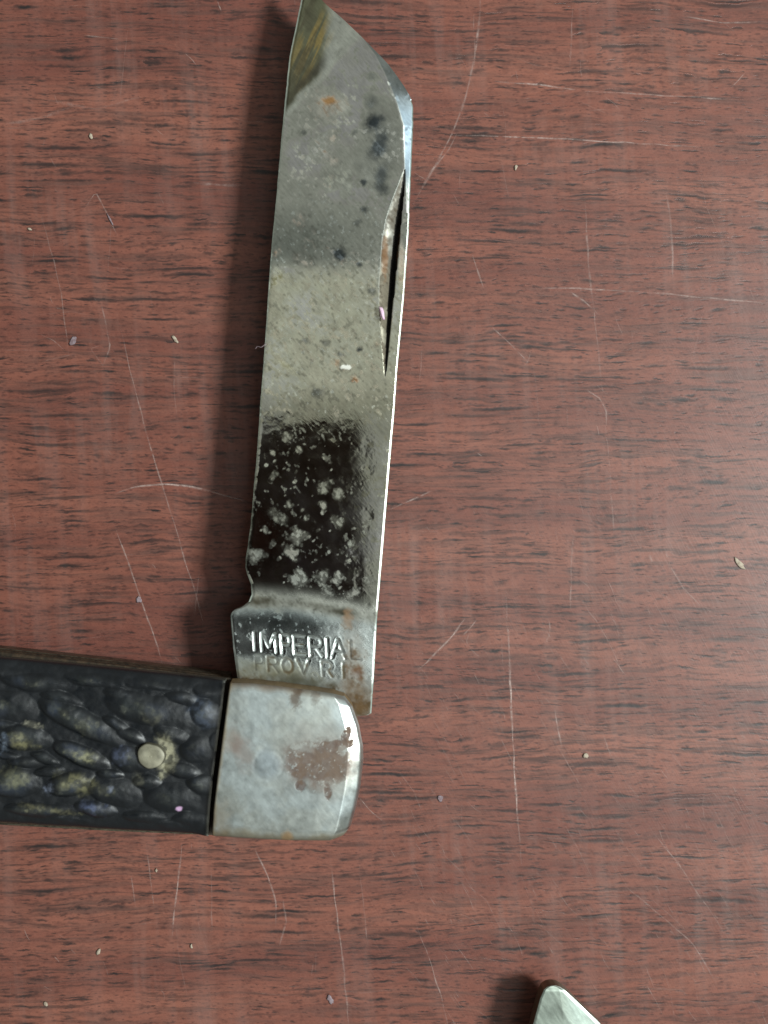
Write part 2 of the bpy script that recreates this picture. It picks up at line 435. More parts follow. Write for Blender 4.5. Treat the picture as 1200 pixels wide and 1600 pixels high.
# many hairlines too fine to count
rr = random.Random(5)
VV, FF, CC = [], [], []
off = 0
for k in range(640):
    x = rr.uniform(-80, 1280); y = rr.uniform(-60, 1680)
    if k < 300:
        x = rr.uniform(620, 1280); y = rr.uniform(900, 1680)
        ang = math.radians(rr.gauss(56, 7)); L = rr.expovariate(1 / 32) + 8; al = rr.uniform(.16, .42); w = rr.uniform(.6, 1.0)
    elif k < 480:
        ang = math.radians(rr.gauss(52, 22)); L = rr.expovariate(1 / 14) + 6; al = rr.uniform(.12, .45); w = rr.uniform(.6, 1.2)
    elif k < 560:
        ang = math.radians(rr.gauss(88, 9)); L = rr.uniform(30, 130); al = rr.uniform(.06, .2); w = rr.uniform(.8, 1.7)
    else:
        ang = math.radians(rr.gauss(4, 6)); L = rr.uniform(20, 110); al = rr.uniform(.08, .22); w = rr.uniform(.7, 1.4)
    p2 = (x + math.cos(ang) * L, y + math.sin(ang) * L)
    bend = rr.gauss(0, .04) * L
    mid = ((x + p2[0]) / 2 + bend, (y + p2[1]) / 2 - bend)
    V_, F_, C_ = ribbon([(x, y), mid, p2], w, al, 0.048 + 0.00003 * k, seed=k, wob=0.3)
    VV.append(V_); CC.append(C_); FF += [tuple(i + off for i in f) for f in F_]; off += len(V_)
hl = mesh_obj('hairline_scratches', np.concatenate(VV), FF, MAT_SCR, table, True, np.concatenate(CC))
hl['kind'] = 'stuff'

def chip(cx, cy, rx, ry, rot, hmm, mat, name, label=None, cat=None, zbase=0.07, seed=0, parent=None):
    n = 14; m = 5
    rs = np.random.RandomState(seed)
    rad = 0.75 + 0.5 * rs.rand(n)
    V = []; F = []
    c, s = math.cos(math.radians(rot)), math.sin(math.radians(rot))
    for j in range(m):
        f = 1 - j / (m - 0.0)
        for i in range(n):
            a = 2 * math.pi * i / n
            u = rx * rad[i] * f * math.cos(a); v = ry * rad[i] * f * math.sin(a)
            z = zbase + hmm * (math.sqrt(max(0, 1 - f * f)) * (0.8 + 0.4 * rs.rand()) if j else 0)
            V.append(at(cx + u * c - v * s, cy + u * s + v * c, z))
    V.append(at(cx, cy, zbase + hmm))
    for j in range(m - 1):
        for i in range(n):
            k = (i + 1) % n
            F.append((j * n + k, j * n + i, (j + 1) * n + i, (j + 1) * n + k))
    for i in range(n): F.append(((m - 1) * n + (i + 1) % n, (m - 1) * n + i, m * n))
    F.append(tuple(range(n)))
    o = mesh_obj(name, np.array(V), F, mat, parent, True)
    if label: o['label'] = label; o['category'] = cat
    return o
CH = [
 (142, 213, 2.6, 5.0, -15, .10, MAT_CRUMB, 'white sliver of dust on the upper left tabletop'),
 (46, 358, 4, 2.2, 20, .08, MAT_CRUMB, 'tiny pale crumb near the left table edge of the view'),
 (172, 343, 1.6, 11, -27, .06, MAT_DUST, 'long bluish white sliver on the upper left tabletop'),
 (114, 532, 5, 8, 25, .02, MAT_DUST, 'lilac grey smudge of dust left of the blade shadow'),
 (273, 530, 2.6, 7.5, -38, .09, MAT_CRUMB, 'cream splinter between lilac smudge and blade shadow'),
 (1155, 880, 4, 12, -42, .03, MAT_CRUMB, 'cream fleck at the right side of the tabletop'),
 (915, 1181, 4.4, 4.4, 10, .12, MAT_CRUMB, 'round cream crumb right of the long vertical scratch'),
 (154, 1487, 3.4, 5, 25, .10, MAT_CRUMB, 'pale crumb on the tabletop below the black handle'),
 (71, 1569, 3.0, 4.4, -20, .10, MAT_CRUMB, 'pale crumb in the bottom left corner of the tabletop'),
 (299, 1479, 2.2, 4.0, -10, .09, MAT_CRUMB, 'small whitish crumb below the joint of handle and bolster'),
 (244, 1360, 2.2, 3.0, 0, .08, MAT_CRUMB, 'smallest whitish crumb just under the black handle'),
 (806, 262, 2.4, 4.5, 15, .08, MAT_CRUMB, 'pale speck right of the blade near the crossing scratches'),
 (516, 1562, 4.0, 8, -35, .05, MAT_DUST, 'greyish fleck at the bottom beside the long scratch'),
 (688, 1247, 4, 5, 0, .02, MAT_DUST, 'greyish dust smudge right of the bolster'),
 (217, 937, 4.5, 5, 0, .03, MAT_DUST, 'grey dust smudge on the scratch above the handle'),
]
for k, (x, y, a_, b_, r_, h_, m_, lab) in enumerate(CH):
    chip(x, y, a_, b_, r_, h_, m_, 'dust_speck', lab, 'dust speck', seed=k)

# ------------------------------------------------------------------ letters
def seg_dist(x, y, a, b):
    ax, ay = a; bx_, by_ = b
    dx, dy = bx_ - ax, by_ - ay
    t = np.clip(((x - ax) * dx + (y - ay) * dy) / (dx * dx + dy * dy + 1e-9), 0, 1)
    return np.hypot(x - ax - t * dx, y - ay - t * dy)
def arc(cx, cy, rx, ry, a0, a1, n=8):
    return [(cx + rx * math.cos(math.radians(a0 + (a1 - a0) * i / n)), cy + ry * math.sin(math.radians(a0 + (a1 - a0) * i / n))) for i in range(n + 1)]
GL = {  # unit glyphs: x 0..1, y 0 (top)..1 (bottom)
 'I': [[(.5, 0), (.5, 1)]],
 'M': [[(0, 1), (.05, 0), (.5, .75), (.95, 0), (1, 1)]],
 'P': [[(0, 1), (0, 0), (.6, 0)] + arc(.6, .27, .38, .27, -90, 90)[1:] + [(0, .54)]],
 'E': [[(1, 0), (0, 0), (0, 1), (1, 1)], [(0, .5), (.8, .5)]],
 'R': [[(0, 1), (0, 0), (.6, 0)] + arc(.6, .26, .38, .26, -90, 90)[1:] + [(0, .52)], [(.5, .52), (1, 1)]],
 'A': [[(0, 1), (.5, 0), (1, 1)], [(.2, .64), (.8, .64)]],
 'L': [[(0, 0), (0, 1), (1, 1)]],
 'O': [arc(.5, .5, .5, .5, 0, 360, 14)],
 'V': [[(0, 0), (.5, 1), (1, 0)]],
 '.': [[(.45, .97), (.55, 1.0)]],
}
def text_segments():
    segs = []
    sl = math.tan(math.radians(5.0))
    def put(ch, x0, x1, ytop, h):
        for pl in GL[ch]:
            pts = []
            for (u, v) in pl:
                X = x0 + (x1 - x0) * u + 0.07 * (v * h)
                Y = ytop + v * h + (X - 397) * sl
                pts.append((X, Y))
            segs.extend(zip(pts[:-1], pts[1:]))
    for ch, a, b in (('I', 392, 402), ('M', 408, 431), ('P', 440, 453), ('E', 459, 476), ('R', 484, 502), ('I', 506, 515), ('A', 517, 538), ('L', 547, 561)):
        put(ch, a, b, 988, 28)
    for ch, a, b in (('P', 399, 411), ('R', 418, 433), ('O', 440, 457), ('V', 464, 482), ('.', 487, 492), ('R', 503, 518), ('.', 523, 528), ('I', 531, 541), ('.', 546, 551)):
        put(ch, a, b, 1024, 22)
    return segs
def text_depth(x, y):
    d = np.full(x.shape, 99.0)
    msk = (y > 975) & (y < 1075) & (x > 380)
    xs, ys = x[msk], y[msk]; dd = np.full(xs.shape, 99.0)
    for a, b in text_segments(): dd = np.minimum(dd, seg_dist(xs, ys, a, b))
    d[msk] = dd
    return d

# ------------------------------------------------------------------ main knife
K = 'half open pocket knife with rusty blade, black jigged handle and nickel bolster'
knife = empty('pocket_knife', tuple(at(450, 1190, 0.0)), K, 'pocket knife')
ZB = 5.5           # top of the blade's spine, mm

ykL = [-40, 0, 40, 80, 149, 213, 307, 380, 420, 481, 556, 620, 719, 823, 872, 887, 900, 913, 929, 940, 948, 952, 956, 962, 985, 1009, 1057, 1120, 1200, 1260]
xkL = [476, 468, 460, 452, 445, 439, 431, 424, 421, 417, 412, 407, 400, 391, 384, 383, 387, 392, 393, 389, 379, 368, 363, 360, 362, 364, 371, 382, 395, 430]
ykR = [-40, -20, 0, 20, 53, 93, 110, 128, 145, 160, 187, 267, 360, 460, 577, 647, 727, 823, 860, 967, 1057, 1114, 1117, 1119, 1122, 1200, 1260]
xkR = [478, 493, 512, 534, 567, 607, 620, 633, 643, 647, 647, 643, 639, 632, 621, 616, 609, 601, 598, 589, 584, 580, 574, 556, 545, 540, 480]
ys = np.unique(np.concatenate([np.arange(-40, 880, 1.35), np.arange(880, 965, 0.8), np.arange(965, 1122, 1.0), np.arange(1122, 1261, 4.0)]))
NS = 180
rows_L = smooth_interp(ys, ykL, xkL, 2.0)
rows_R = smooth_interp(ys, ykR, xkR, 2.2)
rows_R = np.where((ys > 1105) & (ys < 1125), np.interp(ys, ykR, xkR), rows_R)
# hand-worn little nicks along the edge
rows_L = rows_L + 0.8 * (fbm(ys, ys * 0, 9, 5, 3) - 0.5) * (ys < 940)
sfrac = np.linspace(0, 1, NS)
X = rows_L[:, None] + (rows_R - rows_L)[:, None] * sfrac[None]
Y = np.repeat(ys[:, None], NS, 1)
dL = X - rows_L[:, None]; dR = rows_R[:, None] - X
Wd = (rows_R - rows_L)[:, None]
# heights in photo px of relief
pl_y = 934 + 0.00055 * (X - 385) ** 2 + 0.02 * (X - 385)        # plunge line
onb = 1 - ss(-14, 26, Y - pl_y)                                  # 1 on the blade face, 0 on the tang
slope = 0.020
xs_break = np.interp(Y, [160, 260, 600, 950], [631, 630, 604, 582])
h = -slope * np.clip(xs_break - X, 0, 400) * onb
h = h - 0.00 * onb
# secondary bevel at the cutting edge
h = h - onb * 0.35 * np.clip(5.5 - dL, 0, 6)
# tang rounded at its outer edge
h = h - (1 - onb) * 1.6 * (1 - ss(0, 4, dL)) * (Y < 1100)
# spine: small ground strip, then chamfer
h = h - 0.60 * np.clip(2.0 - dR, 0, 4) * (Y > 150)
# clip facet near the tip
inn_x = np.interp(Y, [40, 53, 80, 107, 135, 160, 192, 267, 300], [556, 566, 586, 600, 612, 621, 630.5, 632, 634])
fac = np.clip(X - inn_x, 0, 60) * (Y < 300) * ss(30, 60, Y) * (1 - ss(200, 300, Y) * 0.8)
h = h - 0.30 * fac * (Y < 300)
# reground end of the blade, upper left
ln = ((X - 445) * 0.700 + (Y - 172) * 0.714)                     # <0 beyond the line (445,172)-(565,54)
tipf = np.clip(-ln, 0, 200)
rag = 6 * (fbm(X, Y, 18, 2) - .5)
h = h - 0.055 * np.clip(tipf + rag, 0, 200)
# nail nick: crescent slot beside the spine
yk = [262, 285, 310, 340, 370, 400, 430, 470, 520, 560, 588]
lipx = np.interp(Y, yk, [631.5, 623, 613, 603, 597.5, 594.5, 592.5, 592, 594.5, 598, 600.5])
slotR = np.interp(Y, yk, [632.5, 631.5, 629, 626, 623, 620, 617, 613, 608, 604, 601])
inn = ss(262, 300, Y) * (1 - ss(560, 588, Y))
depth = np.interp(Y, yk, [0, 4, 9, 13, 15, 16, 16, 14, 10, 6, 0])
tn = np.clip((X - lipx) / np.maximum(slotR - lipx, 0.8), 0, 1.0)
inside = (X > lipx) & (X < slotR + 2.5) & (Y > 262) & (Y < 588)
prof = np.where(tn < 1, tn ** 1.7, 1 - (X - slotR) / 2.5)
h = np.where(inside, h - depth * np.clip(prof, 0, 1), h)
# stamping
td = text_depth(X, Y)
wear_t = 0.55 + 0.45 * ss(.3, .6, fbm(X, Y, 16, 4))
line2 = ss(1020, 1028, Y - (X - 397) * .087)
groove = (1 - ss(0.4, 3.5, td)) * wear_t * (1 - 0.62 * line2) * (.45 + .55 * ss(.38, .55, fbm(X + 40, Y, 20, 3, 3))) * (1 - 0.75 * ss(538, 548, X)) * (.55 + .45 * ss(.4, .6, fbm(X, Y, 9, 2)))
lip = np.exp(-((td - 4.0) / 1.3) ** 2) * 0.08
h = h - 1.45 * groove + lip * wear_t
# waviness and pitting
h = h + 0.22 * (fbm(X, Y, 90, 1, 2) - 0.5) + 0.02 * (diag(X, Y, 12, 5, 3) - 0.5)
pit = ss(.66, .78, fbm(X, Y, 9, 6, 3))
inrect = ss(640, 665, Y) * (1 - ss(-18, 4, Y - pl_y))
Zm = ZB + h * 0.06 - np.clip(950 - Y, 0, 1000) / 950 * 1.0

# colours of the steel: painted room reflections, patina, rust, grime
col = np.zeros(X.shape + (3,)) + np.array([0.92, 0.95, 0.86])
met = np.ones(X.shape); rgh = np.full(X.shape, 0.07); rst = np.zeros(X.shape)
warm_refl = ss(395, 440, Y + 14 * (fbm(X, Y, 40, 2) - .5)) * (1 - ss(700, 1000, Y))
col = mixc(col, (0.98, 0.95, 0.74), warm_refl * 0.9); met = met - .11 * warm_refl * (1 - ss(590, 640, Y))  # lighter warm band: room reflection painted into the steel
dark_refl = ss(300, 372, Y + 30 * (fbm(X, Y, 50, 3) - .5)) * (1 - ss(398, 425, Y + 12 * (fbm(X, Y, 30, 5) - .5))) * (1 - ss(470, 600, X) * .75)
col = mixc(col, (0.42, 0.46, 0.42), dark_refl * 0.8)  # dark band: a reflection painted into the steel colour
cl = fbm(X, Y, 60, 6, 4)
col *= (0.80 + 0.40 * cl)[..., None]
rgh += 0.10 * (cl - 0.5)
tang = ss(5, 22, Y - pl_y)
col = mixc(col, (0.66, 0.74, 0.74), tang * .8)
rgh = rgh + 0.11 * tang
# rougher brighter steel by the spine strip
# fine speckle: dark pits and light blooms, streaky along the polish
dsp = ss(.62, .74, diag(X, Y, 9, 4.0, 2)) * (1 - inrect) * ss(250, 420, Y) * (1 - tang)
dsp2 = ss(.66, .76, fbm(X, Y, 9, 1, 3)) * (1 - tang)
col = mixc(col, (0.16, 0.17, 0.14), np.clip(dsp * .40 + dsp2 * .22, 0, 1))
cx_ = ss(.60, .72, fbm(X, Y, 26, 4, 4)) * ss(330, 500, Y) * (1 - ss(560, 640, X) * .6)
lsp = ss(.69, .80, diag(X, Y, 7, 3.6, 5, 3, 55)) * ss(220, 420, Y)
def bloom(m, c=(0.42, 0.43, 0.40), k=.9):
    """dry corrosion bloom: light, matt, not metallic"""
    global col, met, rgh
    m = np.clip(m, 0, 1) * k
    col = mixc(col, c, m ** .4); met = met * (1 - m); rgh = rgh * (1 - m) + 0.75 * m
bloom(lsp * (0.45 * (1 - inrect) + 0.18 * inrect * ss(.40, .58, fbm(X, Y, 34, 3, 3))), (0.17, 0.18, 0.165))
rs = np.random.RandomState(11)
FS = .12 + .88 * ss(.46, .66, diag(X, Y, 6, 3.2, 4, 2, 55))
for k in range(75):                       # dried blooms on the dark lower part
    bx_, by_ = rs.uniform(398, 562), 655 + 275 * rs.rand() ** .9
    r = rs.exponential(0.8) + 0.6
    c = [(0.04, 0.05, 0.055), (0.075, 0.085, 0.08), (0.11, 0.09, 0.075)][rs.randint(3)]
    near = (abs(X - bx_) < 30) & (abs(Y - by_) < 30)
    if near.any():
        mm = np.zeros(X.shape); mm[near] = blob(X[near], Y[near], bx_, by_, r * 1.0, r * 1.35, 50, .7, k, .5)
        bloom(mm * FS, c, .10 + .45 * rs.rand())
for (bx_, by_, rx, ry, c, k) in [
   (462, 838, 15, 11, (.22, .25, .27), .75), (478, 836, 7, 6, (.40, .30, .24), .7), (455, 862, 15, 8, (.42, .33, .27), .8),
   (466, 903, 14, 13, (.26, .31, .33), .75), (503, 903, 12, 13, (.30, .32, .30), .7), (529, 903, 11, 11, (.38, .36, .31), .8),
   (452, 789, 7, 6, (.18, .23, .27), .7), (505, 789, 8, 6, (.44, .37, .31), .8), (467, 703, 5, 6, (.36, .34, .30), .8),
   (510, 716, 8, 5, (.38, .38, .33), .8), (427, 744, 6, 9, (.26, .30, .30), .6), (447, 684, 8, 8, (.22, .25, .24), .6),
   (401, 868, 12, 13, (.16, .20, .24), .6), (425, 850, 5, 6, (.3, .33, .34), .6), (545, 877, 4, 4, (.48, .40, .27), .9),
   (530, 772, 10, 9, (.24, .28, .28), .55), (528, 815, 12, 7, (.22, .25, .24), .5), (508, 760, 8, 12, (.16, .20, .20), .5),
   (415, 828, 9, 4, (.38, .34, .32), .6), (432, 808, 16, 10, (.17, .2, .19), .5), (512, 925, 10, 10, (.26, .29, .27), .6),
   (425, 708, 5, 4, (.42, .42, .36), .7), (552, 925, 9, 12, (.34, .24, .17), .6), (575, 905, 8, 6, (.40, .30, .2), .5)]:
    c = tuple(q * .14 for q in c)
    mm = blob(X, Y, bx_, by_, rx * .72, ry * .72, 40, 1.3, int(bx_), .7) * (.25 + .85 * ss(.40, .66, diag(X, Y, 7, 3.6, int(by_) % 7, 2, 55)))
    bloom(mm, c, k * .62)
def rust(m, c, k=1.0):
    global col, met, rgh, rst
    m = np.clip(m, 0, 1) * k
    rst = np.maximum(rst, m)
    c = tuple(q * .8 for q in c)
    col = mixc(col, c, m ** .5); met = met * (1 - .85 * m); rgh = rgh * (1 - m) + 0.7 * m
ORG = (.20, .095, .035); RED = (.065, .036, .028); OLV = (.13, .115, .05)
rust(blob(X, Y, 513, 153, 11, 6, 0, .8, 1, .6), (.42, .21, .06), .9)
for (a, b, rx, ry, c, k) in [(512, 168, 9, 8, RED, .4), (500, 232, 13, 20, RED, .5), (520, 212, 8, 9, ORG, .45), (516, 245, 12, 6, ORG, .35),
   (525, 275, 18, 14, OLV, .4), (468, 344, 9, 8, ORG, .4), (475, 406, 14, 7, (.24, .17, .12), .5), (430, 392, 5, 6, ORG, .6),
   (428, 438, 6, 12, OLV, .8), (435, 425, 16, 6, OLV, .6), (430, 487, 14, 3, OLV, .6), (446, 570, 22, 4, OLV, .7), (434, 521, 6, 5, ORG, .4),
   (526, 567, 9, 5, ORG, .6), (554, 591, 5, 5, (.30, .13, .05), .9), (590, 535, 5, 5, ORG, .5), (523, 398, 12, 6, (.22, .16, .12), .5),
   (402, 940, 9, 8, (.36, .30, .20), .7), (430, 950, 14, 6, (.30, .28, .2), .5)]:
    rust(blob(X, Y, a, b, rx, ry, 40, 1.2, int(a), .7) * (.1 + .9 * ss(.42, .62, diag(X, Y, 8, 4, int(b) % 7, 2, 55))), c, k)
rust(ss(.60, .74, diag(X, Y, 8, 5, 6, 3, 50)) * ss(.42, .62, fbm(X, Y, 70, 2, 3)) * (Y < 930) * .42 * (1 - inrect), (.12, .075, .035))
rust(blob(X, Y, 512, 160, 20, 16, 0, .9, 4, .8) * .4, (.16, .09, .04))
# white fleck
bloom(blob(X, Y, 541, 573, 7, 3.5, 0, .6, 3), (.6, .6, .55), 1)
# dark tarnish spots right of centre
for (a, b, rx, ry, k) in [(583, 152, 12, 9, .45), (578, 160, 7, 6, .4), (584, 190, 13, 15, .85), (590, 225, 11, 20, .8), (600, 215, 30, 60, .22), (597, 268, 10, 14, .7), (598, 292, 13, 10, .7),
   (568, 282, 5, 5, .8), (569, 326, 6, 5, .7), (560, 345, 5, 5, .5), (531, 396, 9, 9, .8), (561, 412, 5, 4, .7), (475, 203, 4, 4, .6), (554, 203, 4, 5, .5),
   (497, 480, 8, 10, .35), (562, 545, 4, 4, .8), (497, 613, 10, 8, .6), (510, 536, 6, 5, .5), (580, 453, 8, 6, .6), (531, 553, 6, 4, .6), (478, 532, 6, 5, .5), (582, 115, 8, 6, .4)]:
    m = blob(X, Y, a, b, rx, ry, 20, .8, int(b), .7)
    col = mixc(col, (.07, .085, .095), np.clip(m * k * 1.15, 0, 1)); rgh = rgh + .15 * m
fm = ss(0, 2, X - inn_x) * (Y < 330) * ss(45, 60, Y)
col = mixc(col, (.24, .31, .37), fm * (.55 + .4 * ss(100, 190, Y)) * (1 - ss(260, 320, Y)))  # blue-grey light on the clip facet painted into its colour
rgh = rgh + .30 * fm * (.3 + ss(120, 180, Y))
ridge_glint = np.exp(-((X - inn_x + .5) / 1.5) ** 2) * ss(60, 100, Y) * (Y < 270)
rgh = rgh + .12 * ridge_glint; col = mixc(col, (.95, .98, .9), ridge_glint * .8)  # highlight along the facet ridge painted as a pale line
# reground end: grinding streaks, brown film with dark burnt border
tm = ss(-8, 10, -ln + rag * 1.5) * (1 - .85 * ss(498, 532, X + 1.6 * rag - .12 * (70 - Y)))
stk = diag(X, Y, 60, 6, 7, 3, 115)
tc_ = np.zeros(X.shape + (3,)) + np.array([.13, .13, .08])
tc_ = mixc(tc_, (.25, .19, .075), ss(.42, .62, stk) * blob(X, Y, 490, 75, 34, 55, 15, .5, 2, .6))
tc_ = mixc(tc_, (.09, .08, .05), ss(.52, .68, diag(X, Y, 60, 9, 2, 3, 115)) * .8)
dline = np.exp(-((-ln - 14 + rag * 1.5) / 11) ** 2)
tc_ = mixc(tc_, (.06, .055, .04), dline * .85 * (1 - .55 * ss(520, 560, X)))
tc_ = mixc(tc_, (.10, .095, .06), np.clip(blob(X, Y, 484, 15, 9, 22, 5, .6, 5, .6) + blob(X, Y, 455, 125, 7, 26, 5, .6, 6, .6), 0, 1) * .8)
col = col * (1 - tm[..., None]) + tc_ * tm[..., None]
rgh = rgh * (1 - tm) + .42 * tm; met = met * (1 - tm * .35)
# nick interior: rust, near-black along the deep side
ins = inside.astype(float)
rust(ins * ss(.3, .6, fbm(X, Y, 14, 3)) * .3 + ins * .65, (.075, .055, .035), .9)
rust(ins * (tn > .70), (.02, .018, .016), .95)
lip_glint = np.exp(-((X - lipx + 1.0) / 1.6) ** 2) * (Y > 266) * (Y < 500)
col = mixc(col, (.80, .84, .78), lip_glint * .7 * (1 - ss(400, 500, Y)))  # lip turned to the light, its brightness painted in
rust(blob(X, Y, 628, 408, 5, 30, 0, .7, 4, .6) + blob(X, Y, 602, 400, 4, 26, 0, .7, 8, .6), ORG, .55)
# plunge curve grime, tang rust
pg = np.exp(-((Y - pl_y - 5) / 14) ** 2)
rust(pg * (.75 + 1.3 * (fbm(X, Y, 30, 5) - .5)), (.045, .040, .026), .97)
yb = Y - (X - 370) * .135                           # distance towards the bolster
low = ss(1026, 1062, yb + 20 * (fbm(X, Y, 20, 1) - .5))
rust(low * (.85 + 1.2 * (fbm(X, Y, 10, 2) - .5)), (.075, .048, .022), .97)
rightr = blob(X, Y, 556, 1060, 17, 60, -6, .6, 3, .6)
rust(rightr * (.7 + 1.4 * (fbm(X, Y, 9, 4) - .5)), (.13, .08, .04), .9)
rust(blob(X, Y, 560, 1051, 7, 8, 0, 1.2, 3, .8), (.14, .065, .03), .6)
rust(blob(X, Y, 543, 968, 7, 14, 0, .8, 3, .5), (.26, .16, .09), .5)
rust(blob(X, Y, 430, 1045, 60, 14, 5, .6, 6, .7), OLV, .5)
rust(blob(X, Y, 470, 1066, 40, 10, 6, .5, 6, .6), (.07, .07, .05), .7)
tang_refl = blob(X, Y, 450, 972, 70, 16, 4, .4, 4, .6)
col = mixc(col, (.16, .20, .20), tang_refl * .65)  # dark reflection across the tang's top painted into the colour
tx = (1 - ss(1.0, 3.2, td))
rust((1 - ss(.3, 1.6, td)) * .45, (.05, .045, .035))  # stamped strokes darkened so they read as sunken
rust(tx * ss(.4, .6, fbm(X, Y, 12, 6)) * line2, (.10, .075, .04), .75)
# bare bright metal on the cutting edge and spine corner
e1 = (1 - ss(1.5, 3.0, dL)) * (Y < 940); e2 = (1 - ss(1.2, 2.8, dR)) * (Y > 150)
col = mixc(col, (.62, .70, .62), e1 * .7); col = mixc(col, (.30, .35, .32), e2 * .9); rgh = rgh + .18 * e1 + (.42 - .10 * ss(560, 700, Y)) * e2
spn = fbm(X, Y, 6, 3, 2)
col = mixc(col, (.2, .2, .16), e2 * ss(.6, .72, spn) * .8)
rgh = np.clip(rgh, .05, .95)
surf = np.stack([rgh, np.clip(met, 0, 1), np.clip(rst, 0, 1)], -1)
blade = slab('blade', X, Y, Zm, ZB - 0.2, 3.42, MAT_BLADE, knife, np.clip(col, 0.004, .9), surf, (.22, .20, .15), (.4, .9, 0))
blade['label'] = 'open steel blade with dark patch, rust spots, nail nick and stamped lettering'

# ---- bolster (top)
BT = [(359, 1068), (395, 1069), (433, 1073), (487, 1080), (520, 1085), (539, 1091)]
BR = [(539, 1091), (551, 1106), (562, 1137), (568, 1169), (568.5, 1191), (564, 1233), (556, 1270), (549, 1296), (538, 1312)]
BB = [(331, 1309), (380, 1312), (449, 1316), (515, 1317), (538, 1312)]
BL = [(359, 1068), (354, 1105), (347, 1160), (340, 1215), (334, 1265), (331, 1309)]
X, Y = coons(BT, BB, BL, BR, 190, 200)
u = np.linspace(0, 1, X.shape[1])[None].repeat(X.shape[0], 0); v = np.linspace(0, 1, X.shape[0])[:, None].repeat(X.shape[1], 1)
dr = (1 - u) * 212; dt = v * 236; db = (1 - v) * 242; dl = u * 212
def rnd(d, R, drop):
    t = np.clip(1 - d / R, 0, 1)
    return drop * (1 - np.sqrt(np.clip(1 - t * t, 0, 1)))
h = -.40 * np.clip(24 - dr, 0, 24) * (1 + .30 * (v - .4)) - .10 * np.clip(v - .25, 0, 1) * np.clip(60 - dr, 0, 60) * .6 - rnd(dr, 7, 7) - rnd(dt, 9, 5) - rnd(db, 12, 8) - rnd(dl, 2.5, 1.5)
h = h - 5.0 * ((v - .5) * 2) ** 2 * .8 - 3.0 * np.clip(u - .25, 0, 1) ** 2
h = h + 1.1 * (fbm(X, Y, 60, 2, 3) - .5) + .10 * (fbm(X, Y, 9, 3, 3) - .5)
pr = np.hypot(X - 420, Y - 1195)
h = h - .10 * np.exp(-((pr - 23) / 3.0) ** 2) + .25 * (1 - ss(10, 24, pr))
rp = blob(X, Y, 503, 1193, 46, 33, 4, .6, 3, .35)
rp = np.maximum(rp, blob(X, Y, 520, 1167, 30, 9, -8, .45, 5, .12)); rp = np.maximum(rp, blob(X, Y, 541, 1150, 7, 14, 20, .5, 2, .2))
rp = np.maximum(rp, blob(X, Y, 512, 1236, 6, 13, -8, .4, 7, .2)); rp = np.maximum(rp, blob(X, Y, 470, 1226, 8, 10, 0, .5, 7, .2))
gap = blob(X, Y, 478, 1168, 18, 7, -10, 1.1, 8, .5) * .7 + blob(X, Y, 535, 1172, 9, 8, 0, .5, 9, .3) * .8
rp = np.clip(rp - gap, 0, 1) * ss(.32, .50, fbm(X, Y, 6, 7, 4, .7) + .08)
h = h - .22 * rp * (.5 + fbm(X, Y, 6, 4, 2))
Zm = 8.9 + h * .06
col = np.zeros(X.shape + (3,)) + np.array([.53, .57, .545])
c1 = fbm(X, Y, 50, 1, 4)
col = mixc(col, (.47, .54, .56), ss(.4, .65, c1) * .5)
col = mixc(col, (.54, .55, .49), ss(.5, .7, fbm(X, Y, 36, 5, 4)) * .3)
rst = np.zeros(X.shape); met = np.full(X.shape, 1.0); rgh = .40 + .14 * (c1 - .5) + .1 * (fbm(X, Y, 7, 2, 2) - .5)
rgh = rgh - .08 * ss(.86, .93, u)
rust(rp * (.75 + .5 * (fbm(X, Y, 7, 1) - .3)), (.085, .042, .032), .90)
rust(rp * ss(.52, .66, fbm(X, Y, 10, 6)) , (.14, .09, .06), .5)
rust(blob(X, Y, 378, 1172, 12, 30, -18, .8, 2, .6), (.17, .115, .09), .45)
rust(blob(X, Y, 362, 1160, 12, 16, -18, .8, 5, .6), (.22, .15, .12), .3)
rust((1 - ss(0, 13, dt + 10 * (fbm(X, Y, 16, 3) - .5))) * (1 - ss(.55, .95, u) * .8), (.15, .10, .06), .75)
rust(blob(X, Y, 463, 1091, 7, 14, 0, 1.2, 3, .6) + .5 * blob(X, Y, 494, 1089, 5, 11, 0, 1.2, 4, .7), (.10, .065, .04), .7)
rust(1 - ss(5, 20, db + 18 * (fbm(X, Y, 18, 4) - .5)), (.15, .12, .07), .75)
rust(1 - ss(0, 6, dl + 5 * (fbm(X, Y, 10, 5) - .5)), (.22, .17, .10), .7)
rust(blob(X, Y, 505, 1192, 56, 42, 4, .8, 2, .6), (.25, .19, .15), .22)
rust(blob(X, Y, 345, 1285, 12, 26, 0, .8, 2, .6), (.16, .12, .07), .5)
rust(blob(X, Y, 448, 1308, 8, 9, 0, .5, 3, .5), (.26, .17, .09), .8)
col = mixc(col, (.40, .47, .52), blob(X, Y, 418, 1194, 20, 22, 0, .3, 4, .4) * .5)
surf = np.stack([np.clip(rgh, .1, .95), np.clip(met, 0, 1), np.clip(rst, 0, 1)], -1)
bol = slab('bolster', X, Y, Zm, 8.8, 5.62, MAT_BOLSTER, knife, np.clip(col, .01, .9), surf, (.22, .15, .08), (.6, .6, 0))
bol['label'] = 'nickel bolster with brown rust patch at its rounded end'

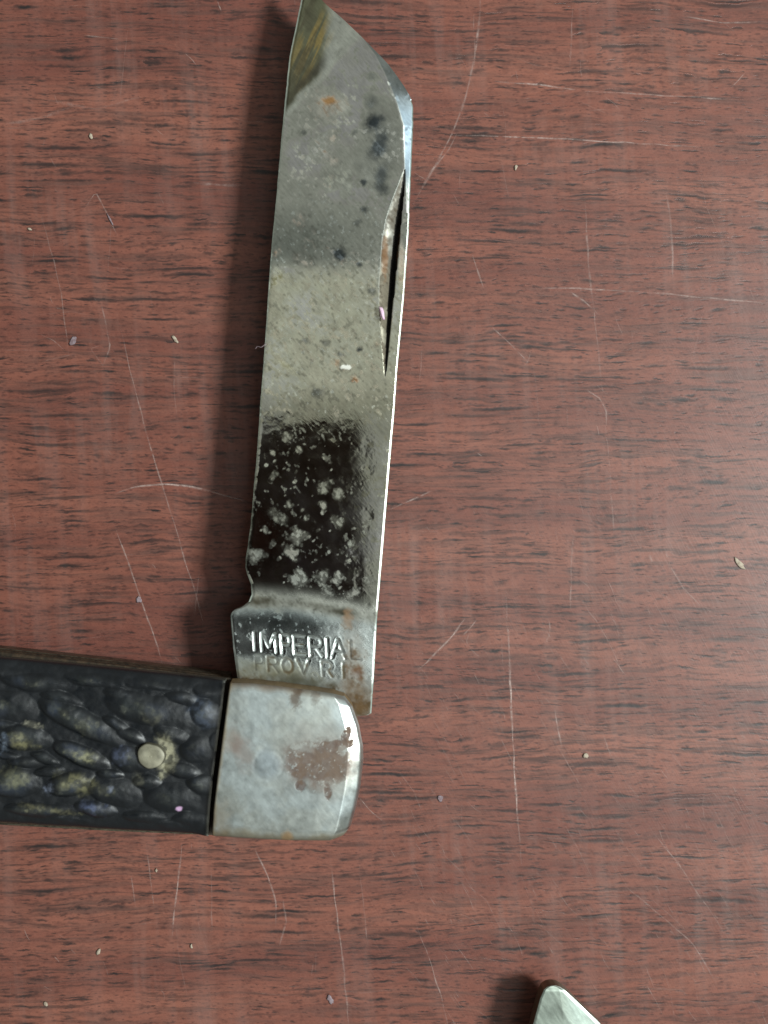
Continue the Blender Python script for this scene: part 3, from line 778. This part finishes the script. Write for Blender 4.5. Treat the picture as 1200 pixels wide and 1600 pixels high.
# ---- handle scale with jigged relief
HT = [(-700, 980), (-300, 999), (0, 1029), (180, 1046), (352, 1064)]
HB = [(-700, 1256), (-300, 1280), (0, 1289), (180, 1300), (325, 1308)]
HL = [(-700, 980), (-706, 1120), (-700, 1256)]
HR = [(352, 1064), (347, 1110), (340, 1160), (333, 1215), (328, 1265), (325, 1308)]
X, Y = coons(HT, HB, HL, HR, 700, 176)
u = np.linspace(0, 1, X.shape[1])[None].repeat(X.shape[0], 0); v = np.linspace(0, 1, X.shape[0])[:, None].repeat(X.shape[1], 1)
dt = v * 240; db = (1 - v) * 240; dr = (1 - u) * 1052
def bump_(cx, cy, rx, ry, rot, k=2.2, seed=0):
    c, s = math.cos(math.radians(rot)), math.sin(math.radians(rot))
    wx = X + 7 * (fbm(X, Y, 26, seed, 2) - .5); wy = Y + 7 * (fbm(X, Y, 26, seed + 3, 2) - .5)
    a = ((wx - cx) * c + (wy - cy) * s) / rx; b = (-(wx - cx) * s + (wy - cy) * c) / ry
    d = (abs(a) ** k + abs(b) ** k) ** (1 / k)
    return np.clip(1 - d * d, 0, 1) * (1 - .5 * np.clip(a, -1, 1)) / 1.3
LUMP = [ # cx, cy, rx, ry, rot, height, olive wear, wear offset
 (60, 1066, 62, 15, 6, 6, .15), (12, 1102, 50, 26, 8, 7, .2), (150, 1062, 52, 11, 5, 5, .2), (236, 1110, 75, 26, 14, 7, .25),
 (128, 1128, 76, 21, 26, 10, .55), (36, 1152, 48, 20, 8, 10, .75), (128, 1180, 48, 17, 22, 10, .8), (24, 1222, 44, 24, 0, 9, .7),
 (112, 1224, 42, 19, -12, 11, .9), (205, 1186, 36, 22, 12, 8, .2), (178, 1236, 46, 24, 14, 7, .35), (150, 1264, 36, 12, 8, 8, .15), (66, 1266, 62, 12, 2, 7, .55),
 (324, 1116, 28, 22, 30, 8, .25), (322, 1226, 30, 16, 8, 7, .2), (270, 1245, 46, 24, 8, 6, .1), (310, 1170, 30, 22, 0, 5, .2), (250, 1070, 60, 10, 6, 4, .1), (40, 1190, 30, 10, 6, 5, .1)]
hb = np.zeros(X.shape); wear = np.zeros(X.shape)
for k, (cx, cy, rx, ry, rot, hh, wr) in enumerate(LUMP):
    b = bump_(cx, cy, rx, ry, rot, 2.1, k % 5)
    hb = np.maximum(hb, hh * b ** .85)
    wear = np.maximum(wear, wr * ss(.62, .92, b))
for (cx, cy, rx, ry, rot, hh) in [(95, 1092, 34, 12, 16, 6), (182, 1132, 26, 10, 30, 6), (70, 1185, 26, 9, 20, 6), (172, 1210, 22, 10, 10, 6), (78, 1205, 26, 9, -8, 6), (270, 1148, 34, 14, 20, 5),
   (288, 1205, 30, 13, 12, 6), (230, 1222, 24, 12, 6, 6), (205, 1150, 24, 11, 26, 6), (190, 1084, 30, 9, 10, 5), (285, 1092, 30, 11, 12, 5), (325, 1080, 24, 9, 6, 4), (338, 1160, 12, 18, 0, 4), (225, 1276, 36, 11, 4, 5),
   (300, 1282, 34, 12, 4, 4), (110, 1284, 40, 7, 4, 4), (10, 1180, 24, 8, 8, 6), (5, 1130, 30, 9, 12, 6), (10, 1050, 40, 10, 5, 4), (272, 1290, 30, 8, 4, 4)]:
    hb = np.maximum(hb, hh * bump_(cx, cy, rx, ry, rot, 1.8, int(cx) % 5) ** .8)
rs = np.random.RandomState(3)
for k in range(90):
    cx = -40 - 660 * rs.rand(); cy = np.interp(cx, [-700, 0], [1120, 1160]) + rs.uniform(-110, 110); 
    b = bump_(cx, cy, rs.uniform(35, 65), rs.uniform(13, 24), rs.uniform(0, 24), 2.1, k % 5) * (X < 0)
    hb = np.maximum(hb, rs.uniform(5, 10) * b ** .85); wear = np.maximum(wear, rs.uniform(0, .8) * ss(.6, .9, b))
edge = ss(2, 26, dt) * ss(2, 26, db)
h = hb * 1.05 * edge + 2.6 * (fbm(X, Y, 34, 2, 2) - .5) + .8 * (fbm(X, Y, 9, 4, 2) - .5) + 0.3 * (diag(X, Y, 26, 5, 2, 3, 20) - .5)
h = h - rnd(dt, 30, 12) - rnd(db, 30, 14) - rnd(dr, 5, 3) - 3 * ((v - .5) * 2) ** 2
endf = ss(0, 34, dr); h = h * (.35 + .65 * endf) 
Zm = 7.95 + h * .06
col = np.zeros(X.shape + (3,)) + np.array([.004, .0055, .0075])
gr = ss(2, 9, hb + 3 * (fbm(X, Y, 18, 3) - .5))
col = mixc(col, (.017, .021, .023), gr * ss(.25, .6, fbm(X, Y, 22, 1, 4)))
col = mixc(col, (.028, .036, .056), ss(.52, .68, fbm(X, Y, 30, 6, 3)) * gr * .8)
sp = ss(.62, .74, fbm(X, Y, 7, 1, 2))
col = mixc(col, (.09, .095, .08), sp * .35 * gr)
wr = np.clip(wear * (0.2 + 1.6 * ss(.36, .60, fbm(X, Y, 20, 5, 4))), 0, 1)
col = mixc(col, (.085, .085, .055), wr * .5)
col = mixc(col, (.26, .25, .16), wr * ss(.60, .72, fbm(X, Y, 6, 3, 2)) * .6)
for (a, b, rx, ry, c, k) in [(36, 1160, 20, 11, (.26, .235, .11), .8), (138, 1135, 17, 9, (.26, .25, .15), .75), (132, 1181, 18, 7, (.34, .32, .17), .85),
   (122, 1222, 22, 13, (.23, .21, .10), .8), (26, 1214, 20, 12, (.22, .21, .11), .7), (52, 1132, 12, 4, (.40, .37, .25), .8),
   (75, 1264, 38, 4, (.20, .18, .09), .7), (196, 1107, 5, 5, (.28, .28, .2), .7), (238, 1120, 12, 8, (.14, .13, .08), .6),
   (315, 1112, 18, 18, (.10, .12, .15), .7), (217, 1218, 8, 8, (.16, .15, .10), .6), (256, 1180, 14, 24, (.50, .46, .28), 1.0), (6, 1160, 6, 12, (.30, .36, .42), .6),
   (76, 1232, 6, 8, (.34, .38, .46), .6), (188, 1180, 12, 12, (.12, .14, .20), .7), (148, 1262, 20, 8, (.10, .12, .19), .8), (172, 1233, 4, 5, (.3, .33, .4), .6)]:  # olive wear patches, plus bluish glints painted into the bone colour
    m = blob(X, Y, a, b, rx, ry, 10, 1.0, int(a), .7) * k * .75 * (.35 + .9 * ss(.38, .6, fbm(X, Y, 7, int(b) % 7, 3)))
    m = np.clip(m, 0, 1); c = (c[0] * .62, c[1] * .64, c[2] * .72)
    col = mixc(col, c, m)
col = mixc(col, (.62, .40, .62), blob(X, Y, 280, 1263, 5, 4, 0, .4, 1) * .8)
col = mixc(col, (.20, .20, .17), (1 - ss(1, 5, dr)) * .8 * ss(.25, .5, fbm(X, Y, 16, 2)))
rgh = .28 + .30 * fbm(X, Y, 14, 2, 3) + .2 * wr
surf = np.stack([np.clip(rgh, .1, .95), rgh * 0, rgh * 0], -1)
hs = slab('handle_scale', X, Y, Zm, 7.9, 6.12, MAT_BONE, knife, np.clip(col, .004, .9), surf, (.035, .032, .025), (.6, 0, 0))
hs['label'] = 'black jigged handle scale with olive worn bumps'

# ---- rivet (domed, dented) with collar of wear
def dome(name, cx, cy, r, z0, hh, mat, parent, tint):
    n, m = 56, 18
    V, C, F = [], [], []
    for j in range(m):
        f = 1 - j / m
        for i in range(n):
            a = 2 * math.pi * i / n
            rr_ = r * f * (1 + .06 * math.sin(2 * a + 1) + .035 * math.sin(3 * a + 2.2) + .012 * math.sin(7 * a + 2))
            x, y = cx + rr_ * math.cos(a), cy + rr_ * math.sin(a)
            dent = 0.12 * math.exp(-((x - cx + 4) ** 2 + (y - cy + 5) ** 2) / 90)
            z = z0 + (hh * math.sqrt(max(0, 1 - f ** 3)) - dent) if j else z0 - .5
            V.append(at(x, y, z0)); V[-1][2] = z * MM
    V.append(at(cx, cy, z0)); V[-1][2] = (z0 + hh - .04) * MM
    for j in range(m - 1):
        for i in range(n):
            k = (i + 1) % n
            F.append((j * n + k, j * n + i, (j + 1) * n + i, (j + 1) * n + k))
    for i in range(n): F.append(((m - 1) * n + (i + 1) % n, (m - 1) * n + i, m * n))
    V = np.array(V)
    px = V[:, 0] / PXM; py = V[:, 1] / PXM
    c = np.zeros((len(V), 3)) + np.array(tint)
    g = fbm(px, py, 10, 4)
    c *= (.35 + .55 * g)[:, None]
    rim = np.concatenate([np.repeat(1 - np.arange(m) / m, n), [0]])
    c = mixc(c, (.05, .045, .03), ss(.86, .97, rim) * .9)
    rm = np.stack([.46 + .2 * g, .30 + g * 0, g * 0], -1)
    return mesh_obj(name, V, F, mat, parent, True, c, rm)
dome('rivet', 236, 1181, 21.5, 8.30, .30, MAT_BOLSTER, knife, (.40, .38, .28))
dome('rivet', -300, 1150, 23, 8.35, .42, MAT_BOLSTER, knife, (.46, .40, .26))

# ---- liners, spring, lower scale and bolsters
def plate(name, outline, znom, z0, z1, mat, parent, bev=0.12):
    P = at(np.array([p[0] for p in outline]), np.array([p[1] for p in outline]), znom)
    c = P.mean(0); n = len(P)
    def ringz(z, inset):
        Q = P.copy(); d = c - Q; L = np.hypot(d[:, 0], d[:, 1])[:, None]; Q = Q + d / L * inset * MM; Q[:, 2] = z * MM; return Q
    V = np.concatenate([ringz(z0, bev), ringz(z0 + bev, 0), ringz(z1 - bev, 0), ringz(z1, bev)])
    F = [tuple(range(n))[::-1], tuple(range(3 * n, 4 * n))]
    for r in range(3):
        for i in range(n):
            j = (i + 1) % n
            F.append((r * n + i, r * n + j, (r + 1) * n + j, (r + 1) * n + i))
    a = sum(P[i][0] * P[(i + 1) % n][1] - P[(i + 1) % n][0] * P[i][1] for i in range(n))
    if a < 0: F = [f[::-1] for f in F]
    return mesh_obj(name, V, F, mat, parent, False)
LIN = [(-712, 968), (-300, 990), (0, 1018), (180, 1038), (357, 1059), (362, 1062), (362, 1303), (325, 1303), (180, 1296), (0, 1286), (-300, 1278), (-712, 1254)]
plate('liner', LIN, 6.0, 5.60, 6.11, MAT_LINER, knife, .08)
LIN2 = LIN[:4] + [(357, 1059), (362, 1063), (500, 1080), (540, 1092), (560, 1140), (566, 1190), (550, 1280), (530, 1306), (430, 1308)] + LIN[7:]
plate('liner', LIN2, 4.5, 2.85, 3.40, MAT_LINER, knife, .08)
plate('back_spring', [(-700, 1190), (-300, 1205), (0, 1220), (330, 1240), (372, 1262), (430, 1285), (430, 1304), (180, 1294), (0, 1284), (-300, 1276), (-700, 1250)], 4.6, 3.42, 5.58, MAT_SPRING, knife, .05)
plate('handle_scale', LIN[:5] + [(355, 1066), (328, 1303)] + LIN[7:], 4.5, 0.03, 2.83, MAT_SPRING, knife, .5)
plate('bolster', [(360, 1068), (500, 1084), (536, 1094), (556, 1140), (562, 1190), (548, 1275), (528, 1304), (430, 1306), (332, 1303)], 4.5, 0.03, 2.83, MAT_SPRING, knife, .5)
# bolster at the far end of the handle, outside the view
X2, Y2 = coons([(-880, 1000), (-800, 985), (-704, 985)], [(-880, 1236), (-800, 1250), (-704, 1256)], [(-880, 1000), (-905, 1120), (-880, 1236)], [(-704, 985), (-710, 1120), (-704, 1256)], 40, 50)
c2 = np.zeros(X2.shape + (3,)) + .5; s2 = np.stack([X2 * 0 + .4, X2 * 0 + 1, X2 * 0], -1)
slab('bolster', X2, Y2, X2 * 0 + 8.3, 8.3, .03, MAT_BOLSTER, knife, c2, s2)

# ---- fluff caught in the nail nick, hair at the cutting edge
chip(596.5, 489, 3.4, 11, -14, .25, MAT_LINT, 'lint', 'pink scrap of fluff caught in the nail nick of the blade', 'lint', 5.3, 4)
def fibre(pts, r, zs, mat, name, label):
    cu = np.array([at(p[0], p[1], z) for p, z in zip(pts, zs)])
    t = np.linspace(0, len(cu) - 1, 24); base = np.arange(len(cu))
    C = np.stack([smooth_interp(t, base, cu[:, k], .3) for k in range(3)], 1)
    V = []; F = []
    for i in range(24):
        d = C[min(i + 1, 23)] - C[max(i - 1, 0)]; d /= np.linalg.norm(d)
        a = np.cross(d, [0, 0, 1]); a /= np.linalg.norm(a); b = np.cross(d, a)
        for k in range(6):
            g = math.pi * k / 3
            V.append(C[i] + (a * math.cos(g) + b * math.sin(g)) * r * PXM)
    for i in range(23):
        for k in range(6):
            F.append((i * 6 + k, i * 6 + (k + 1) % 6, i * 6 + 6 + (k + 1) % 6, i * 6 + 6 + k))
    o = mesh_obj(name, np.array(V), F, mat, None, True); o['label'] = label; o['category'] = 'lint'
    return o
fibre([(417, 536), (408, 543), (402, 541), (399, 545)], .6, [4.95, 4.9, 4.7, 4.6], MAT_DUST, 'lint', 'pale hair sticking out from the left edge of the blade')

# ------------------------------------------------------------------ second knife, mostly below the picture
k2 = empty('pocket_knife', tuple(at(900, 2500, 0.0)), 'other knife at the bottom edge, only its pale grey blade tip showing', 'pocket knife')
ys = np.concatenate([np.linspace(1540.5, 1548, 14), np.arange(1549, 1700, 1.6), np.arange(1700, 2400, 12)])
L2 = np.interp(ys, [1540.5, 1542, 1546, 1560, 1600, 1700, 2400], [862, 856, 850, 844, 833, 812, 800])
R2 = np.interp(ys, [1540.5, 1542, 1546, 1560, 1600, 1660, 1720, 2400], [868, 874, 881, 896, 937, 985, 1010, 1020])
s = np.linspace(0, 1, 70)
X = L2[:, None] + (R2 - L2)[:, None] * s; Y = np.repeat(ys[:, None], 70, 1)
dR = R2[:, None] - X; dL = X - L2[:, None]
ridge = np.interp(Y, [1540, 1600, 2400], [873, 882, 960])
h = -.10 * np.clip(X - ridge, 0, 90) - .5 * np.clip(3.5 - dR * .7, 0, 4) - .4 * np.clip(2.5 - dL, 0, 3) - 2.2 * (1 - ss(1540, 1549, Y)) + .5 * (fbm(X, Y, 30, 2) - .5)
col = np.zeros(X.shape + (3,)) + np.array([.34, .39, .34])
st = diag(X, Y, 60, 5, 3, 3, 60)
col *= (.72 + .5 * st)[..., None]
col = mixc(col, (.44, .52, .47), ss(0, 20, X - ridge) * .7)
col = mixc(col, (.74, .84, .78), (1 - ss(1, 4, dR)) * .8)
rgh = .36 + .2 * st
surf = np.stack([rgh, rgh * 0 + .9, rgh * 0], -1)
slab('blade', X, Y, 4.0 + h * .06, 3.9, 2.4, MAT_BLADE, k2, np.clip(col, .01, .9), surf)
X2, Y2 = coons([(790, 2380), (1030, 2380)], [(785, 2560), (1040, 2560)], [(790, 2380), (785, 2560)], [(1030, 2380), (1040, 2560)], 30, 24)
c2 = np.zeros(X2.shape + (3,)) + .45; s2 = np.stack([X2 * 0 + .4, X2 * 0 + 1, X2 * 0], -1)
slab('bolster', X2, Y2, X2 * 0 + 7.0, 7.0, .03, MAT_BOLSTER, k2, c2, s2)
X2, Y2 = coons([(785, 2562), (1040, 2562)], [(800, 3500), (1020, 3500)], [(785, 2562), (800, 3500)], [(1040, 2562), (1020, 3500)], 40, 90)
c2 = np.zeros(X2.shape + (3,)) + .03; s2 = np.stack([X2 * 0 + .4, X2 * 0, X2 * 0], -1)
slab('handle_scale', X2, Y2, 6.6 + .3 * fbm(X2, Y2, 40, 2), 6.6, .03, MAT_BONE, k2, c2, s2)

# ------------------------------------------------------------------ the phone taking the picture (mirrored in the blade)
def rbox(name, x0, x1, y0, y1, z0, z1, r, mat, parent):
    P = []
    for cx, cy, a0 in ((x1 - r, y1 - r, 0), (x0 + r, y1 - r, 90), (x0 + r, y0 + r, 180), (x1 - r, y0 + r, 270)):
        for k in range(9):
            a = math.radians(a0 + k * 11.25); P.append((cx + r * math.cos(a), cy + r * math.sin(a)))
    n = len(P)
    V = [(x * MM, y * MM, z0 * MM) for x, y in P] + [(x * MM, y * MM, z1 * MM) for x, y in P]
    F = [tuple(range(n))[::-1], tuple(range(n, 2 * n))] + [(i, (i + 1) % n, n + (i + 1) % n, n + i) for i in range(n)]
    return mesh_obj(name, V, F, mat, parent, False)
PX1, PY1 = -2.2, 20.6
phone = empty('phone', (PX1 * MM - .035, 0, 0.112), 'black phone held above the knife, mirrored in the blade', 'phone')
rbox('body', PX1 - 150, PX1, PY1 - 60, PY1, 112, 119, 2.5, MAT_PHONE, phone)
rbox('lens', -28, -18, -5, 5, 111.2, 111.99, 4.9, MAT_GLASS, phone)
